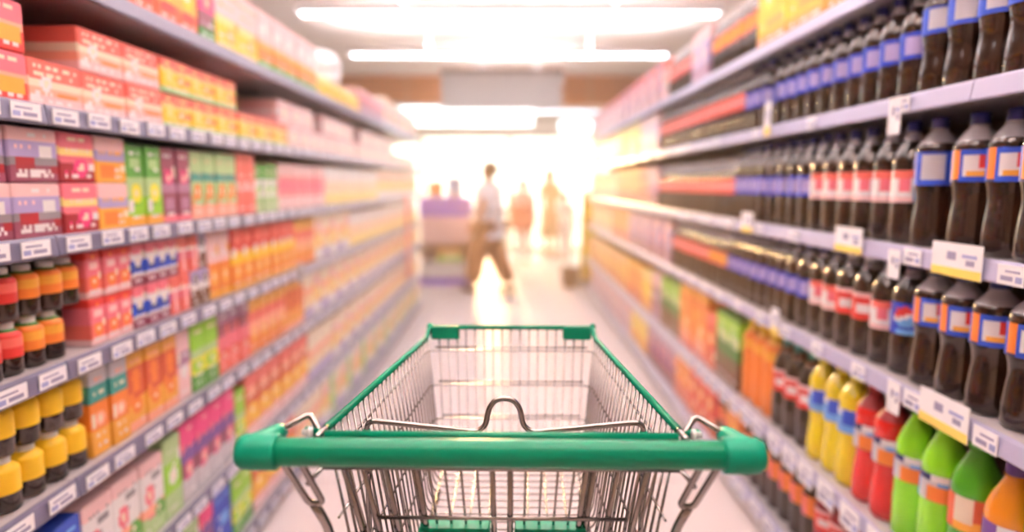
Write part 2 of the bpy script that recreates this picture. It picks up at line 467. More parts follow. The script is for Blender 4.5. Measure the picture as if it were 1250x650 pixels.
# ------------------------------------------------------------------ goods
def carton(w, d, h, bands, art=(), cap=None, c=.003):
    """printed box: bands = [(top fraction, colour), ...] upward; art = [(kind, cx, cz, rx, rz, colour)] in fractions of the front"""
    b = MB()
    def ring(z, i):
        x0, x1, y0, y1 = -w / 2 + i, w / 2 - i, i, d - i
        return [(x0 + c, y0, z), (x1 - c, y0, z), (x1, y0 + c, z), (x1, y1 - c, z), (x1 - c, y1, z), (x0 + c, y1, z), (x0, y1 - c, z), (x0, y0 + c, z)]
    rs, ms = [ring(0, c), ring(c, 0)], [bands[0][1]]
    for f, col in bands[:-1]:
        rs.append(ring(h * f, 0)); ms.append(col)
    rs += [ring(h - c, 0), ring(h, c)]; ms += [bands[-1][1], bands[-1][1]]
    b.rings(rs, ms)
    parts = [('box_body', b)]
    if art:                                          # the printed front, cell by cell, as one sheet
        rg = random.Random(int(w * 7919 + h * 104729 + len(art) * 31) + sum(ord(ch) for q in art for ch in q[5]) + sum(ord(ch) for q in bands for ch in q[1]))
        nx, nz = max(10, min(22, int(w / .008))), max(12, min(26, int(h / .009)))
        accents = [q[5] for q in art] + ['white', 'cream', bands[0][1], bands[-1][1]]
        rows = {int(nz * rg.uniform(.84, .9)): rg.choice(accents), int(nz * rg.uniform(.62, .7)): rg.choice(accents), int(nz * rg.uniform(.2, .3)): rg.choice(accents), int(nz * .1): 'white'}
        on = {r_: [rg.random() < .55 for _ in range(nx)] for r_ in rows}
        corner = rg.choice(accents); cw = rg.uniform(.15, .3); cs = rg.choice((-1, 1)); cz0 = rg.uniform(.05, .7)
        def cell(i, j):
            X, Z = (i + .5) / nx - .5, (j + .5) / nz
            for kind, cx, cz, rx, rz, col in art:
                dx, dz = (X - cx) / rx, (Z - cz) / rz
                if (kind == 'o' and dx * dx + dz * dz < 1) or (kind == 'r' and abs(dx) < 1 and abs(dz) < 1):
                    if kind == 'o' and dx * dx + dz * dz < .16: return accents[-3]
                    return col
            if j in rows and 1 < i < nx - 2 and on[j][i]: return rows[j]
            if cs * X > .5 - cw and cz0 < Z < cz0 + .16: return corner
            for f_, col in bands:
                if Z < f_: return col
            return bands[-1][1]
        a = MB(); x0, x1, z0, z1 = -w / 2 + c, w / 2 - c, c, h - c
        for j in range(nz + 1):
            for i in range(nx + 1):
                a.v.append((x0 + (x1 - x0) * i / nx, -.0007, z0 + (z1 - z0) * j / nz))
        for j in range(nz):
            for i in range(nx):
                q = j * (nx + 1) + i
                a.face((q, q + 1, q + nx + 2, q + nx + 1), cell(i, j))
        parts.append(('printed_front', a))
    if cap:
        k = MB(); k.lathe([(.0005, h), (.013, h), (.013, h + .016), (.011, h + .018), (.0005, h + .018)], cap, 14, 0, d * .4); parts.append(('cap', k))
    return dict(parts=parts, w=w, d=d, h=h + (.018 if cap else 0))

PROF = {
    'straight': [(0, .72), (.012, .9), (.035, 1), (.30, 1), (.32, .985), (.62, .985), (.65, 1), (.70, .97), (.77, .80), (.84, .56), (.89, .40), (.915, .34)],
    'curvy': [(0, .72), (.012, .9), (.04, 1), (.16, 1), (.28, .93), (.38, .86), (.46, .92), (.50, .985), (.74, .985), (.76, 1), (.80, .90), (.85, .66), (.89, .44), (.915, .34)],
    'squat': [(0, .8), (.02, .95), (.05, 1), (.40, 1), (.42, .985), (.74, .985), (.77, .97), (.83, .78), (.88, .55), (.90, .46)],
}
def bottle(h, r, liquid, cap, lab, lz, kind='straight', head='clear_head', hz=.78, capz=.915, seg=28, low=None):
    b = MB(); pf = PROF[kind]
    if low:                                          # a ring where the dark foot ends
        for i in range(len(pf) - 1):
            if pf[i][0] < lz[0] - .01 < pf[i + 1][0]:
                t_ = (lz[0] - .01 - pf[i][0]) / (pf[i + 1][0] - pf[i][0])
                pf = pf[:i + 1] + [(lz[0] - .01, pf[i][1] + (pf[i + 1][1] - pf[i][1]) * t_)] + pf[i + 1:]
                break
    prof = [(r * q, h * z) for z, q in pf]
    ms = []
    for (z0, _), (z1, _) in zip(pf, pf[1:]):
        ms.append(head if (head and z0 >= hz) else (low if low and z1 <= lz[0] + .02 else liquid))
    b.lathe([(.0005, prof[0][1])] + prof + [(.0005, prof[-1][1])], [ms[0]] + ms + [ms[-1]], seg)
    for zr_ in (.925,):
        b.lathe([(r * .42, h * (capz - .012)), (r * .44, h * (capz - .006)), (r * .42, h * capz)], head or liquid, seg)
    parts = [('bottle_body', b)]
    k = MB(); cr = r * (.56 if kind == 'squat' else .40); z0 = h * (capz if kind != 'squat' else .85)
    k.lathe([(.0005, z0), (cr * .96, z0), (cr, z0 + .002), (cr, h - .003), (cr * .9, h), (.0005, h)], cap, 18)
    parts.append(('cap', k))
    a = MB(); n, rows = 40, 12
    za, zb_ = h * lz[0], h * lz[1]; R = r * 1.004 if kind != 'curvy' else r * 1.0
    rs = [[(R * math.sin(2 * PI * (q + .5) / n - PI), -R * math.cos(2 * PI * (q + .5) / n - PI) , za + (zb_ - za) * i / rows) for q in range(n)] for i in range(rows + 1)]
    fns = []
    for i in range(rows):
        fns.append((lambda i: lambda q: lab(((q + 1) / n) - .5, (i + .5) / rows, 2 * PI * R, zb_ - za))(i))
    a.rings(rs, fns, True, False, False)
    parts.append(('label_wrap', a))
    for _p, o in parts:                              # stand the axis one radius behind the front line
        o.v = [(x, y + r, z) for x, y, z in o.v]
    return dict(parts=parts, w=2 * r, d=2 * r, h=h)

def rep(u, n, off=0):                                # n repeats of a print round the bottle, centred at off
    return ((u - off) * n + .5) % 1 - .5
def lab_globe(u, v, C, H):
    u = rep(u, 2, .105) / 2; x, z = u * C, (v - .56) * H
    R = H * .33
    if x * x + z * z < R * R:
        wv = .25 * R * math.sin(x / R * 2.2)
        return 'red' if z > .18 * R + wv else ('white' if z > -.22 * R + wv else 'skyblue')
    if v < .2 and abs(x) < R * .9: return 'skyblue'
    return 'royal'
def lab_blue(u, v, C, H):
    q = rep(u, 3, .12)
    return 'lavender' if abs(q) < .22 and .2 < v < .85 else ('royal' if abs(q) < .42 else 'blue')
def lab_red(u, v, C, H):
    q = rep(u, 3, .1)
    return 'palepink' if abs(q) < .3 and .4 < v < .62 else ('red' if v < .12 else 'coral')
def lab_redyellow(u, v, C, H):
    q = rep(u, 3, .1)
    return 'amber' if abs(q) < .25 and .2 < v < .8 else 'coral'
def lab_pinkwhite(u, v, C, H):
    q = rep(u, 3, .12)
    if v > .72: return 'coral' if abs(q) < .4 else 'white'
    if abs(q - .35) < .12: return 'skyblue'
    return 'pink' if abs(q) < .16 and v > .35 else ('white' if v > .2 else 'palepink')
def lab_redwhite(u, v, C, H):
    q = rep(u, 3, .12)
    return 'white' if abs(q) < .22 and .25 < v < .6 else ('red' if v < .8 else 'palepink')
def lab_bwr(u, v, C, H):
    q = rep(u, 3, .13)
    if q < -.3: return 'orange' if .08 < v else 'navy'
    if abs(q - .03) < .21 and .14 < v < .86:
        if q > .09 and .45 < v < .8: return 'red'
        if v < .32 and q > -.1: return 'amber'
        return 'white'
    return 'blue'
def lab_bluewhite(u, v, C, H):
    q = rep(u, 3, .12)
    return 'lightgrey' if abs(q) < .26 and .15 < v < .9 else 'blue'
def lab_lime(u, v, C, H):
    q = rep(u, 3, .12)
    if v > .75: return 'navy' if abs(q) > .2 else 'white'
    return 'orange' if abs(q) < .22 and v < .6 else ('skyblue' if q > 0 else 'lightgrey')
def lab_orangewhite(u, v, C, H):
    q = rep(u, 3, .12)
    return 'cream' if abs(q + .12) < .18 and v > .25 else ('amber' if v < .3 and abs(q) < .3 else 'deeporange')
def lab_purple(u, v, C, H):
    q = rep(u, 3, .12)
    return 'white' if abs(q) < .16 and v > .35 else ('orange' if abs(q) < .26 and v < .5 else 'purple')
def lab_skyblue(u, v, C, H):
    q = rep(u, 3, .12)
    return 'blue' if abs(q) < .25 and v > .3 else ('white' if v > .75 else 'skyblue')
def lab_coral(u, v, C, H):
    q = rep(u, 3, .12)
    return 'orange' if abs(q) < .2 else ('coral' if v > .3 else 'pink')
def plain(c, c2=None, at=.5):
    return lambda u, v, C, H: c2 if c2 and v > at else c

B = carton
GOODS = {
 # key: (name, category, description, builder)
 # --- cartons
 'pink_flat': ('tea_box', 'box', 'pink flat tea box', lambda: B(.19, .22, .104, [(.45, 'red'), (.56, 'peach'), (1, 'pink')], [('r', .18, .3, .28, .16, 'amber'), ('r', -.32, .28, .12, .12, 'deepred')])),
 'peach_flat': ('tea_box', 'box', 'peach flat tea box', lambda: B(.18, .22, .104, [(.22, 'palepink'), (.42, 'peach'), (.62, 'cream'), (1, 'coral')], [('o', -.2, .52, .12, .16, 'white'), ('r', .2, .3, .2, .05, 'orange')])),
 'yellow_flat': ('tea_box', 'box', 'yellow flat tea box', lambda: B(.18, .22, .104, [(.16, 'palegreen'), (.62, 'yellow'), (.74, 'paleyellow'), (1, 'coral')], [('o', .15, .42, .16, .2, 'amber'), ('r', -.25, .45, .12, .1, 'paleyellow')])),
 'pale_flat': ('tea_box', 'box', 'pale pink flat box', lambda: B(.17, .22, .104, [(.4, 'palepink'), (.55, 'white'), (1, 'palepink')], [('o', 0, .5, .2, .24, 'cream')])),
 'cream_box': ('food_box', 'box', 'cream food box', lambda: B(.17, .2, .2, [(.25, 'palepink'), (.75, 'cream'), (1, 'white')], [('o', 0, .5, .28, .2, 'paleyellow')])),
 'mauve_pack': ('drink_pack', 'drink pack', 'grey-mauve drink pack', lambda: B(.15, .18, .118, [(.3, 'maroon'), (.45, 'grey'), (.75, 'lavender'), (1, 'palepink')], [('r', -.2, .35, .2, .14, 'deepred'), ('r', .25, .6, .14, .1, 'white')])),
 'rose_pack': ('drink_pack', 'drink pack', 'rose red drink pack', lambda: B(.13, .18, .118, [(.42, 'deepred'), (.55, 'pink'), (.72, 'paleyellow'), (1, 'pink')], [('o', .1, .3, .2, .2, 'hotpink')])),
 'amber_pack': ('drink_pack', 'drink pack', 'amber fronted drink pack', lambda: B(.13, .18, .118, [(.5, 'amber'), (.7, 'lavender'), (1, 'palepink')], [('r', -.1, .25, .25, .14, 'orange')])),
 'green_tall': ('juice_carton', 'carton', 'tall green juice carton', lambda: B(.085, .1, .225, [(.12, 'amber'), (.35, 'lime'), (.6, 'palegreen'), (1, 'green')], [('o', 0, .4, .3, .12, 'lemon'), ('r', 0, .78, .3, .06, 'palegreen')])),
 'maroon_tall': ('juice_carton', 'carton', 'tall maroon juice carton', lambda: B(.085, .1, .225, [(.1, 'pink'), (.4, 'maroon'), (.52, 'mauve'), (1, 'maroon')], [('o', 0, .6, .28, .1, 'hotpink'), ('r', 0, .24, .3, .07, 'mauve')])),
 'mint_tall': ('juice_carton', 'carton', 'tall mint green juice carton', lambda: B(.085, .1, .225, [(.22, 'peach'), (.55, 'palegreen'), (.7, 'teal'), (1, 'palegreen')], [('o', 0, .4, .3, .12, 'orange')])),
 'coral_tall': ('juice_carton', 'carton', 'tall coral juice carton', lambda: B(.085, .1, .235, [(.4, 'coral'), (.55, 'palepink'), (1, 'coral')], [('o', 0, .5, .26, .09, 'red')])),
 'whitegreen_tall': ('juice_carton', 'carton', 'tall white and green juice carton', lambda: B(.085, .1, .2, [(.3, 'palegreen'), (.7, 'white'), (1, 'green')], [('o', 0, .45, .26, .11, 'lime')])),
 'pink_tall': ('juice_carton', 'carton', 'tall pink juice carton', lambda: B(.09, .1, .21, [(.25, 'palepink'), (.75, 'pink'), (1, 'palepink')], [('o', 0, .5, .28, .1, 'hotpink')])),
 'cream_tall': ('juice_carton', 'carton', 'tall cream carton', lambda: B(.13, .12, .215, [(.3, 'paleyellow'), (.6, 'cream'), (1, 'white')], [('o', 0, .45, .28, .12, 'peach')])),
 'pink_drink': ('drink_carton', 'carton', 'pink-red drink carton', lambda: B(.06, .07, .118, [(.14, 'palepink'), (.45, 'coral'), (.82, 'pink'), (1, 'red')], [('o', 0, .34, .32, .15, 'orange'), ('r', 0, .7, .32, .08, 'palepink')])),
 'blue_drink': ('drink_carton', 'carton', 'blue-white drink carton', lambda: B(.06, .07, .118, [(.2, 'maroon'), (.3, 'white'), (.62, 'blue'), (.8, 'white'), (1, 'pink')], [('o', 0, .62, .3, .16, 'white'), ('r', 0, .45, .3, .05, 'navy')])),
 'rose_drink': ('drink_carton', 'carton', 'white-striped rose drink carton', lambda: B(.06, .07, .118, [(.35, 'coral'), (.6, 'pink'), (.7, 'white'), (1, 'coral')], [('r', 0, .35, .1, .25, 'palepink')])),
 'dark_drink': ('drink_carton', 'carton', 'brown-white drink carton', lambda: B(.065, .07, .118, [(.5, 'brown'), (.7, 'white'), (1, 'lavender')], [('o', 0, .75, .3, .17, 'navy')])),
 'orange_white': ('juice_carton', 'carton', 'orange juice carton with white top', lambda: B(.09, .1, .235, [(.1, 'amber'), (.55, 'orange'), (1, 'palepink')], [('o', 0, .32, .3, .12, 'amber')])),
 'fire_box': ('juice_carton', 'carton', 'red over yellow juice carton', lambda: B(.1, .1, .235, [(.1, 'amber'), (.42, 'orange'), (.62, 'yellow'), (1, 'red')], [('o', 0, .3, .32, .13, 'amber'), ('r', 0, .82, .36, .06, 'coral')])),
 'teal_orange': ('juice_carton', 'carton', 'orange juice carton with teal top', lambda: B(.075, .1, .23, [(.3, 'amber'), (.6, 'orange'), (.8, 'teal'), (1, 'lightgrey')], [('o', 0, .4, .28, .1, 'peach')])),
 'orange_tall': ('juice_carton', 'carton', 'tall orange juice carton', lambda: B(.085, .1, .23, [(.12, 'peach'), (.42, 'amber'), (.8, 'deeporange'), (1, 'amber')], [('r', 0, .62, .22, .14, 'orange'), ('o', 0, .3, .3, .1, 'orange')])),
 'palepink_tall': ('juice_carton', 'carton', 'pale pink carton with mauve top', lambda: B(.085, .1, .22, [(.5, 'palepink'), (.7, 'mauve'), (1, 'palepink')], [('o', 0, .4, .28, .1, 'white')])),
 'greenyellow_tall': ('juice_carton', 'carton', 'green carton with yellow foot', lambda: B(.095, .1, .23, [(.25, 'green'), (.5, 'lemon'), (.62, 'palegreen'), (1, 'lime')], [('o', 0, .36, .3, .1, 'lime')])),
 'berry_tall': ('juice_carton', 'carton', 'berry purple carton with pink band', lambda: B(.09, .1, .23, [(.35, 'coral'), (.6, 'pink'), (.8, 'maroon'), (1, 'mauve')], [('o', 0, .3, .3, .1, 'red')])),
 'peachy_tall': ('juice_carton', 'carton', 'peach and amber juice carton', lambda: B(.1, .1, .23, [(.3, 'orange'), (.55, 'peach'), (.75, 'coral'), (1, 'amber')], [('o', 0, .35, .3, .12, 'amber')])),
 'blue_box': ('food_box', 'box', 'royal blue food box', lambda: B(.14, .18, .23, [(.8, 'royal'), (1, 'blue')], [('r', .1, .55, .25, .1, 'skyblue'), ('o', -.2, .4, .15, .1, 'blue')])),
 'floral_box': ('food_box', 'box', 'white box, pink-green print', lambda: B(.12, .16, .23, [(.3, 'palegreen'), (.42, 'peach'), (.85, 'white'), (1, 'palepink')], [('o', -.15, .55, .2, .14, 'pink'), ('o', .22, .3, .16, .12, 'green'), ('r', .15, .75, .2, .05, 'grey')])),
 'magenta_box': ('food_box', 'box', 'magenta box over dark print', lambda: B(.1, .16, .26, [(.3, 'lightgrey'), (.5, 'maroon'), (.7, 'purple'), (1, 'hotpink')], [('o', 0, .4, .26, .1, 'pink')])),
 'limebox': ('food_box', 'box', 'lime green food box', lambda: B(.1, .16, .25, [(.3, 'palegreen'), (.7, 'lime'), (1, 'palegreen')], [('o', 0, .5, .28, .1, 'white')])),
 'tangerine_box': ('food_box', 'box', 'tangerine and yellow food box', lambda: B(.13, .16, .26, [(.2, 'palepink'), (.5, 'amber'), (.8, 'deeporange'), (1, 'coral')], [('o', 0, .42, .28, .12, 'yellow'), ('r', 0, .75, .3, .05, 'peach')])),
 'creamstripe_box': ('food_box', 'box', 'cream box with orange stripe', lambda: B(.15, .16, .25, [(.2, 'lavender'), (.45, 'cream'), (.6, 'peach'), (1, 'cream')], [('o', 0, .4, .24, .12, 'amber')])),
 'mosaic_box': ('food_box', 'box', 'pale box, yellow-red print', lambda: B(.15, .16, .24, [(.25, 'white'), (.55, 'paleyellow'), (.8, 'palepink'), (1, 'cream')], [('o', -.1, .5, .2, .12, 'amber'), ('r', .2, .3, .12, .06, 'coral')])),
 'snack_orange': ('snack_box', 'box', 'orange and yellow snack box', lambda: B(.13, .18, .22, [(.3, 'deeporange'), (.6, 'amber'), (.8, 'orange'), (1, 'amber')], [('o', 0, .5, .3, .16, 'yellow'), ('r', 0, .22, .3, .06, 'red')])),
 'snack_pink': ('snack_box', 'box', 'pink snack box with green foot', lambda: B(.12, .18, .22, [(.2, 'deepgreen'), (.45, 'maroon'), (.75, 'hotpink'), (1, 'pink')], [('o', 0, .6, .24, .12, 'coral')])),
 'snack_yellow': ('snack_box', 'box', 'pink topped yellow snack box', lambda: B(.2, .18, .24, [(.38, 'yellow'), (.5, 'paleyellow'), (.8, 'palepink'), (.9, 'peach'), (1, 'palepink')], [('o', .1, .25, .2, .12, 'amber')])),
 'snack_pale': ('snack_box', 'box', 'pale snack box with orange foot', lambda: B(.16, .18, .24, [(.16, 'green'), (.34, 'orange'), (.46, 'amber'), (1, 'palepink')], [('o', -.1, .7, .2, .1, 'white')])),
 'yellow_low': ('snack_box', 'box', 'low yellow snack box', lambda: B(.16, .2, .11, [(.7, 'yellow'), (1, 'paleyellow')], [('o', 0, .45, .2, .2, 'amber')])),
 'plum_box': ('snack_box', 'box', 'plum and pink snack box', lambda: B(.18, .18, .18, [(.5, 'mauve'), (.8, 'pink'), (1, 'palepink')], [('o', 0, .45, .2, .16, 'maroon')])),
 'yellow_case': ('drink_case', 'case', 'big yellow drinks case, orange foot', lambda: B(.29, .28, .31, [(.1, 'orange'), (.2, 'amber'), (1, 'yellow')], [('r', .1, .3, .3, .05, 'amber'), ('o', -.12, .62, .18, .17, 'lemon')])),
 'yellow_box': ('food_box', 'box', 'yellow and amber food box', lambda: B(.16, .2, .29, [(.3, 'amber'), (.7, 'yellow'), (1, 'paleyellow')], [('o', 0, .5, .3, .14, 'lemon')])),
 'orange_box': ('food_box', 'box', 'plain orange food box', lambda: B(.16, .2, .29, [(.3, 'deeporange'), (.8, 'orange'), (1, 'amber')], [('o', 0, .5, .3, .14, 'amber')])),
 'purple_box': ('food_box', 'box', 'purple and pink food box', lambda: B(.16, .2, .28, [(.35, 'maroon'), (.7, 'purple'), (1, 'mauve')], [('o', 0, .55, .3, .14, 'pink')])),
 'lavender_box': ('food_box', 'box', 'lavender food box with pale print', lambda: B(.16, .2, .28, [(.3, 'mauve'), (.75, 'lavender'), (1, 'palepink')], [('o', 0, .5, .3, .14, 'palepink')])),
 'white_box': ('food_box', 'box', 'white and rose food box', lambda: B(.16, .2, .28, [(.3, 'palepink'), (.75, 'white'), (1, 'coral')], [('o', 0, .5, .3, .14, 'peach')])),
 'red_box': ('food_box', 'box', 'brick red food box', lambda: B(.15, .2, .28, [(.35, 'deeporange'), (.8, 'red'), (1, 'coral')], [('o', 0, .55, .3, .14, 'amber')])),
 'orange_pack': ('drink_pack', 'drink pack', 'large bright orange drink pack', lambda: B(.27, .18, .36, [(.12, 'coral'), (.4, 'orange'), (.9, 'orange'), (1, 'amber')], [('o', .05, .4, .25, .12, 'amber'), ('r', 0, .2, .3, .05, 'peach')])),
 'lime_box': ('food_box', 'box', 'green topped food box', lambda: B(.16, .18, .33, [(.4, 'brown'), (.6, 'deepgreen'), (.95, 'lime'), (1, 'green')], [('o', 0, .7, .3, .12, 'palegreen')])),
 'rosewood_box': ('food_box', 'box', 'rosewood brown food box', lambda: B(.15, .18, .32, [(.3, 'mauve'), (.7, 'maroon'), (1, 'palepink')], [('o', 0, .5, .3, .12, 'lavender')])),
 # --- small bottles of the carton side
 'red_small': ('juice_bottle', 'bottle', 'small red juice bottle', lambda: bottle(.113, .031, 'red', 'cap_white', plain('red', 'coral', .5), (.36, .72), 'squat', head='deepgreen', hz=.83, low='cola')),
 'orange_small': ('juice_bottle', 'bottle', 'small orange juice bottle', lambda: bottle(.113, .031, 'orange', 'cap_white', plain('orange', 'amber', .5), (.36, .72), 'squat', head='deepgreen', hz=.83, low='cola')),
 'yellow_small': ('juice_bottle', 'bottle', 'small yellow tea bottle', lambda: bottle(.117, .034, 'yellow', 'cap_white', plain('yellow', 'yellow', .5), (.36, .74), 'squat', head='yellow', hz=.9, low='cola')),
 # --- bottles of the drinks side
 'cola_blue': ('cola_bottle', 'bottle', 'cola bottle with blue label', lambda: bottle(.283, .044, 'cola', 'cap_navy', lab_blue, (.36, .60))),
 'cola_bw': ('cola_bottle', 'bottle', 'curvy cola bottle, blue-white label', lambda: bottle(.286, .046, 'cola', 'cap_navy', lab_bluewhite, (.51, .735), 'curvy')),
 'cola_tall_blue': ('cola_bottle', 'bottle', 'tall cola bottle with blue label', lambda: bottle(.325, .046, 'cola', 'cap_navy', lab_blue, (.36, .58))),
 'cola_bwr': ('cola_bottle', 'bottle', 'curvy cola bottle, blue-white-orange label', lambda: bottle(.322, .05, 'cola', 'cap_navy', lab_bwr, (.51, .735), 'curvy')),
 'cola_patch': ('cola_bottle', 'bottle', 'cola bottle with pale blue-edged label', lambda: bottle(.325, .05, 'cola', 'cap_navy', lab_bluewhite, (.48, .735), 'curvy')),
 'cola_pw': ('cola_bottle', 'bottle', 'cola bottle with pink-white label', lambda: bottle(.325, .046, 'cola', 'cap_navy', lab_pinkwhite, (.34, .60))),
 'cola_tall_blue_low': ('cola_bottle', 'bottle', 'tall cola bottle with blue label', lambda: bottle(.308, .046, 'cola', 'cap_navy', lab_blue, (.36, .58))),
 'cola_pw_low': ('cola_bottle', 'bottle', 'cola bottle with pink-white label', lambda: bottle(.308, .046, 'cola', 'cap_navy', lab_pinkwhite, (.34, .60))),
 'cola_bwr_low': ('cola_bottle', 'bottle', 'curvy cola bottle, blue-white-orange label', lambda: bottle(.31, .05, 'cola', 'cap_navy', lab_bwr, (.51, .735), 'curvy')),
 'cola_red': ('cola_bottle', 'bottle', 'cola bottle with coral red label', lambda: bottle(.28, .046, 'cola', 'cap_white', lab_red, (.40, .66))),
 'cola_rw': ('cola_bottle', 'bottle', 'cola bottle with bright red label', lambda: bottle(.31, .046, 'cola', 'cap_white', lab_redwhite, (.36, .62))),
 'cola_ry': ('cola_bottle', 'bottle', 'cola bottle with red-amber label', lambda: bottle(.28, .046, 'cola', 'cap_white', lab_redyellow, (.40, .66))),
 'cola_globe': ('cola_bottle', 'bottle', 'cola bottle with round-emblem blue label', lambda: bottle(.312, .05, 'cola', 'cap_navy', lab_globe, (.36, .63))),
 'soda_lime': ('soda_bottle', 'bottle', 'lime green soda bottle', lambda: bottle(.375, .052, 'liquid_lime', 'green', lab_lime, (.44, .62), 'straight', head='liquid_lime')),
 'soda_green': ('soda_bottle', 'bottle', 'dark green soda bottle, orange label', lambda: bottle(.37, .054, 'liquid_green', 'green', lab_orangewhite, (.40, .62), 'straight', head='liquid_green')),
 'soda_orange': ('soda_bottle', 'bottle', 'orange soda bottle, purple label', lambda: bottle(.355, .053, 'liquid_orange', 'purple', lab_purple, (.40, .62), 'straight', head='liquid_orange')),
 'soda_yellow': ('soda_bottle', 'bottle', 'yellow soda bottle, blue label', lambda: bottle(.365, .048, 'liquid_yellow', 'lemon', lab_skyblue, (.48, .68), 'curvy', head='liquid_yellow')),
 'soda_red': ('soda_bottle', 'bottle', 'red soda bottle, pale blue label', lambda: bottle(.36, .05, 'liquid_red', 'deepred', lab_lime, (.46, .66), 'curvy', head='deepred')),
 'cola_green': ('cola_bottle', 'bottle', 'green capped cola bottle, pink label', lambda: bottle(.35, .05, 'cola', 'teal', lab_redwhite, (.42, .66), 'straight', head='brown')),
 'juice_orange': ('soda_bottle', 'bottle', 'bright orange juice bottle, yellow cap', lambda: bottle(.36, .055, 'orange', 'yellow', plain('orange', 'amber', .6), (.5, .75), 'squat', head='amber')),
 'cola_coral': ('cola_bottle', 'bottle', 'low brown bottle with coral label', lambda: bottle(.285, .047, 'cola', 'deepred', lab_coral, (.44, .70))),
 'soda_darkred': ('soda_bottle', 'bottle', 'dark red soda bottle, red label', lambda: bottle(.285, .047, 'deepred', 'deepred', lab_redwhite, (.44, .70), head='deepred')),
}
PROTO = {}; LABS = []
NEAR_Y = 4.3
def proto(key, near):
    """the first near call builds the good with its parts, the first far call with everything in one mesh"""
    if (key, near) in PROTO: return PROTO[(key, near)], False
    name, cat, desc, fn = GOODS[key]
    if ('raw', key) not in PROTO: PROTO[('raw', key)] = fn()
    g = PROTO[('raw', key)]
    if near and len(g['parts']) > 1:
        o = empty(name)
        for pn, mb in g['parts']: mb.build(pn, o)
    else:
        mb = MB()
        for pn, q in g['parts']: mb.merge(q)
        o = mb.build(name)
    PROTO[(key, near)] = o
    return o, True
def size(key):
    if ('raw', key) not in PROTO: PROTO[('raw', key)] = GOODS[key][3]()
    g = PROTO[('raw', key)]; return g['w'], g['d'], g['h']
COUNT = {}; N_GOODS = [0]
def seen(s, y, z, w_, d_, h_):
    """whether a good standing here reaches into the photograph's frame"""
    cp, sp = math.cos(math.atan(.125)), math.sin(math.atan(.125))
    for yy in (y - w_ / 2, y + w_ / 2):
        for zz in (z, z + h_ / 2, z + h_):
            v = CAM_Z - zz; f_ = yy * cp + v * sp
            if f_ > .1 and abs(800 * s * (XF + .03) / f_ - 3) < 615 and abs(800 * (v * cp - yy * sp) / f_) < 318: return True
    return False
def place(key, s, y, z, where, extra='', setback=.03):
    first_y = y
    o, new = proto(key, y < NEAR_Y)
    if not new: o = copy_tree(o)
    name, cat, desc, _ = GOODS[key]
    d = desc + (' ' + extra if extra else '')
    g_ = PROTO[('raw', key)]; vis = seen(s, y, z, g_['w'], g_['d'], g_['h'])
    k = (s, where, d, vis); COUNT[k] = COUNT.get(k, 0) + 1
    o.location = (s * (XF + setback + random.uniform(0, .007)), y, z + .0006)
    o.rotation_euler = (0, 0, -s * PI / 2)
    lab = '%s, %s %s, %s' % (d, ordinal(COUNT[k]), 'from the camera end' if vis else 'past near picture edge', where)
    assert len(lab.replace(',', '').split()) <= 16, lab
    tag(o, lab, cat, '%s row, %s' % (d, where)); LABS.append((vis, lab))
    N_GOODS[0] += 1
    return o
def y_at(px, v, s):
    """distance along the aisle at which the row of goods passes picture column px"""
    return (800 * 1.03 / abs(px - 622) - .124 * v) / .992
def fill(s, z, where, runs, y_end, y0=1.06, extra='', pitch=None, top=None):
    y = y0
    v = CAM_Z - z - .1
    for key, px in runs:
        ye = y_end if px is None else min(y_end, y_at(px, v, s))
        if key == 'gap':
            y = max(y, ye); continue
        keys = key if isinstance(key, tuple) else (key,)
        i = 0
        while True:
            k = keys[i % len(keys)]; i += 1
            w_, d_, h_ = size(k)
            w_ += .004
            if y + w_ * .6 > ye or y + w_ > y_end: break
            place(k, s, y + w_ / 2, z, where, extra)
            y += w_
    return y
# ------------------------------------------------------------------ stocking the shelves
T = .0185
lw = ['carton side, bottom shelf', 'carton side, fifth shelf down', 'carton side, fourth shelf down', 'carton side, third shelf down', 'carton side, second shelf down', 'carton side, top shelf', 'carton side, top ledge']
rw = ['cola side, bottom shelf', 'cola side, fourth shelf down', 'cola side, third shelf down', 'cola side, second shelf down', 'cola side, top shelf', 'cola side, top ledge']
LE, RE = 7.4, 8.4
zl = lambda i: LZ[i] + T
zr_ = lambda i: RZ[i] + T
# carton side, from the ledge down
fill(-1, zl(6), lw[6], [('snack_orange', 236), ('snack_pink', 266), ('snack_yellow', 330), ('snack_pale', 392), ('yellow_low', 438), ('plum_box', 470), (('mosaic_box', 'plum_box'), None)], LE)
fill(-1, zl(5), lw[5], [('pink_flat', 72), ('peach_flat', 185), ('yellow_flat', 345), ('pale_flat', None)], LE, extra='lower layer')
fill(-1, zl(5) + .105, lw[5], [('pink_flat', 64), ('gap', 97), ('peach_flat', 190), ('yellow_flat', 228), ('gap', 231), ('yellow_flat', 292), ('gap', 340), ('pale_flat', 382), ('gap', 394), ('pale_flat', 430), ('gap', 441), ('pale_flat', 480)], LE, extra='upper layer')
for e, q in (('lower layer', 0), ('upper layer', .119)):
    y4 = fill(-1, zl(4) + q, lw[4], [('mauve_pack', 62), ('rose_pack', 115), ('amber_pack', 158)], LE, extra=e)
fill(-1, zl(4), lw[4], [('green_tall', 197), ('maroon_tall', 240), ('mint_tall', 290), ('coral_tall', 314), ('whitegreen_tall', 342), ('pink_tall', 400), ('cream_tall', 462), ('mosaic_box', None)], LE, y0=y4)
for e, q in (('lower layer', 0), ('upper layer', .115)):
    y3 = fill(-1, zl(3) + q, lw[3], [('red_small', 45), ('orange_small', 98)], LE, extra=e)
y3a = y3
for e, q in (('lower layer', 0), ('upper layer', .119)):
    y3 = fill(-1, zl(3) + q, lw[3], [('pink_drink', 160), ('blue_drink', 214), ('rose_drink', 239), ('dark_drink', 259)], LE, y0=y3a, extra=e)
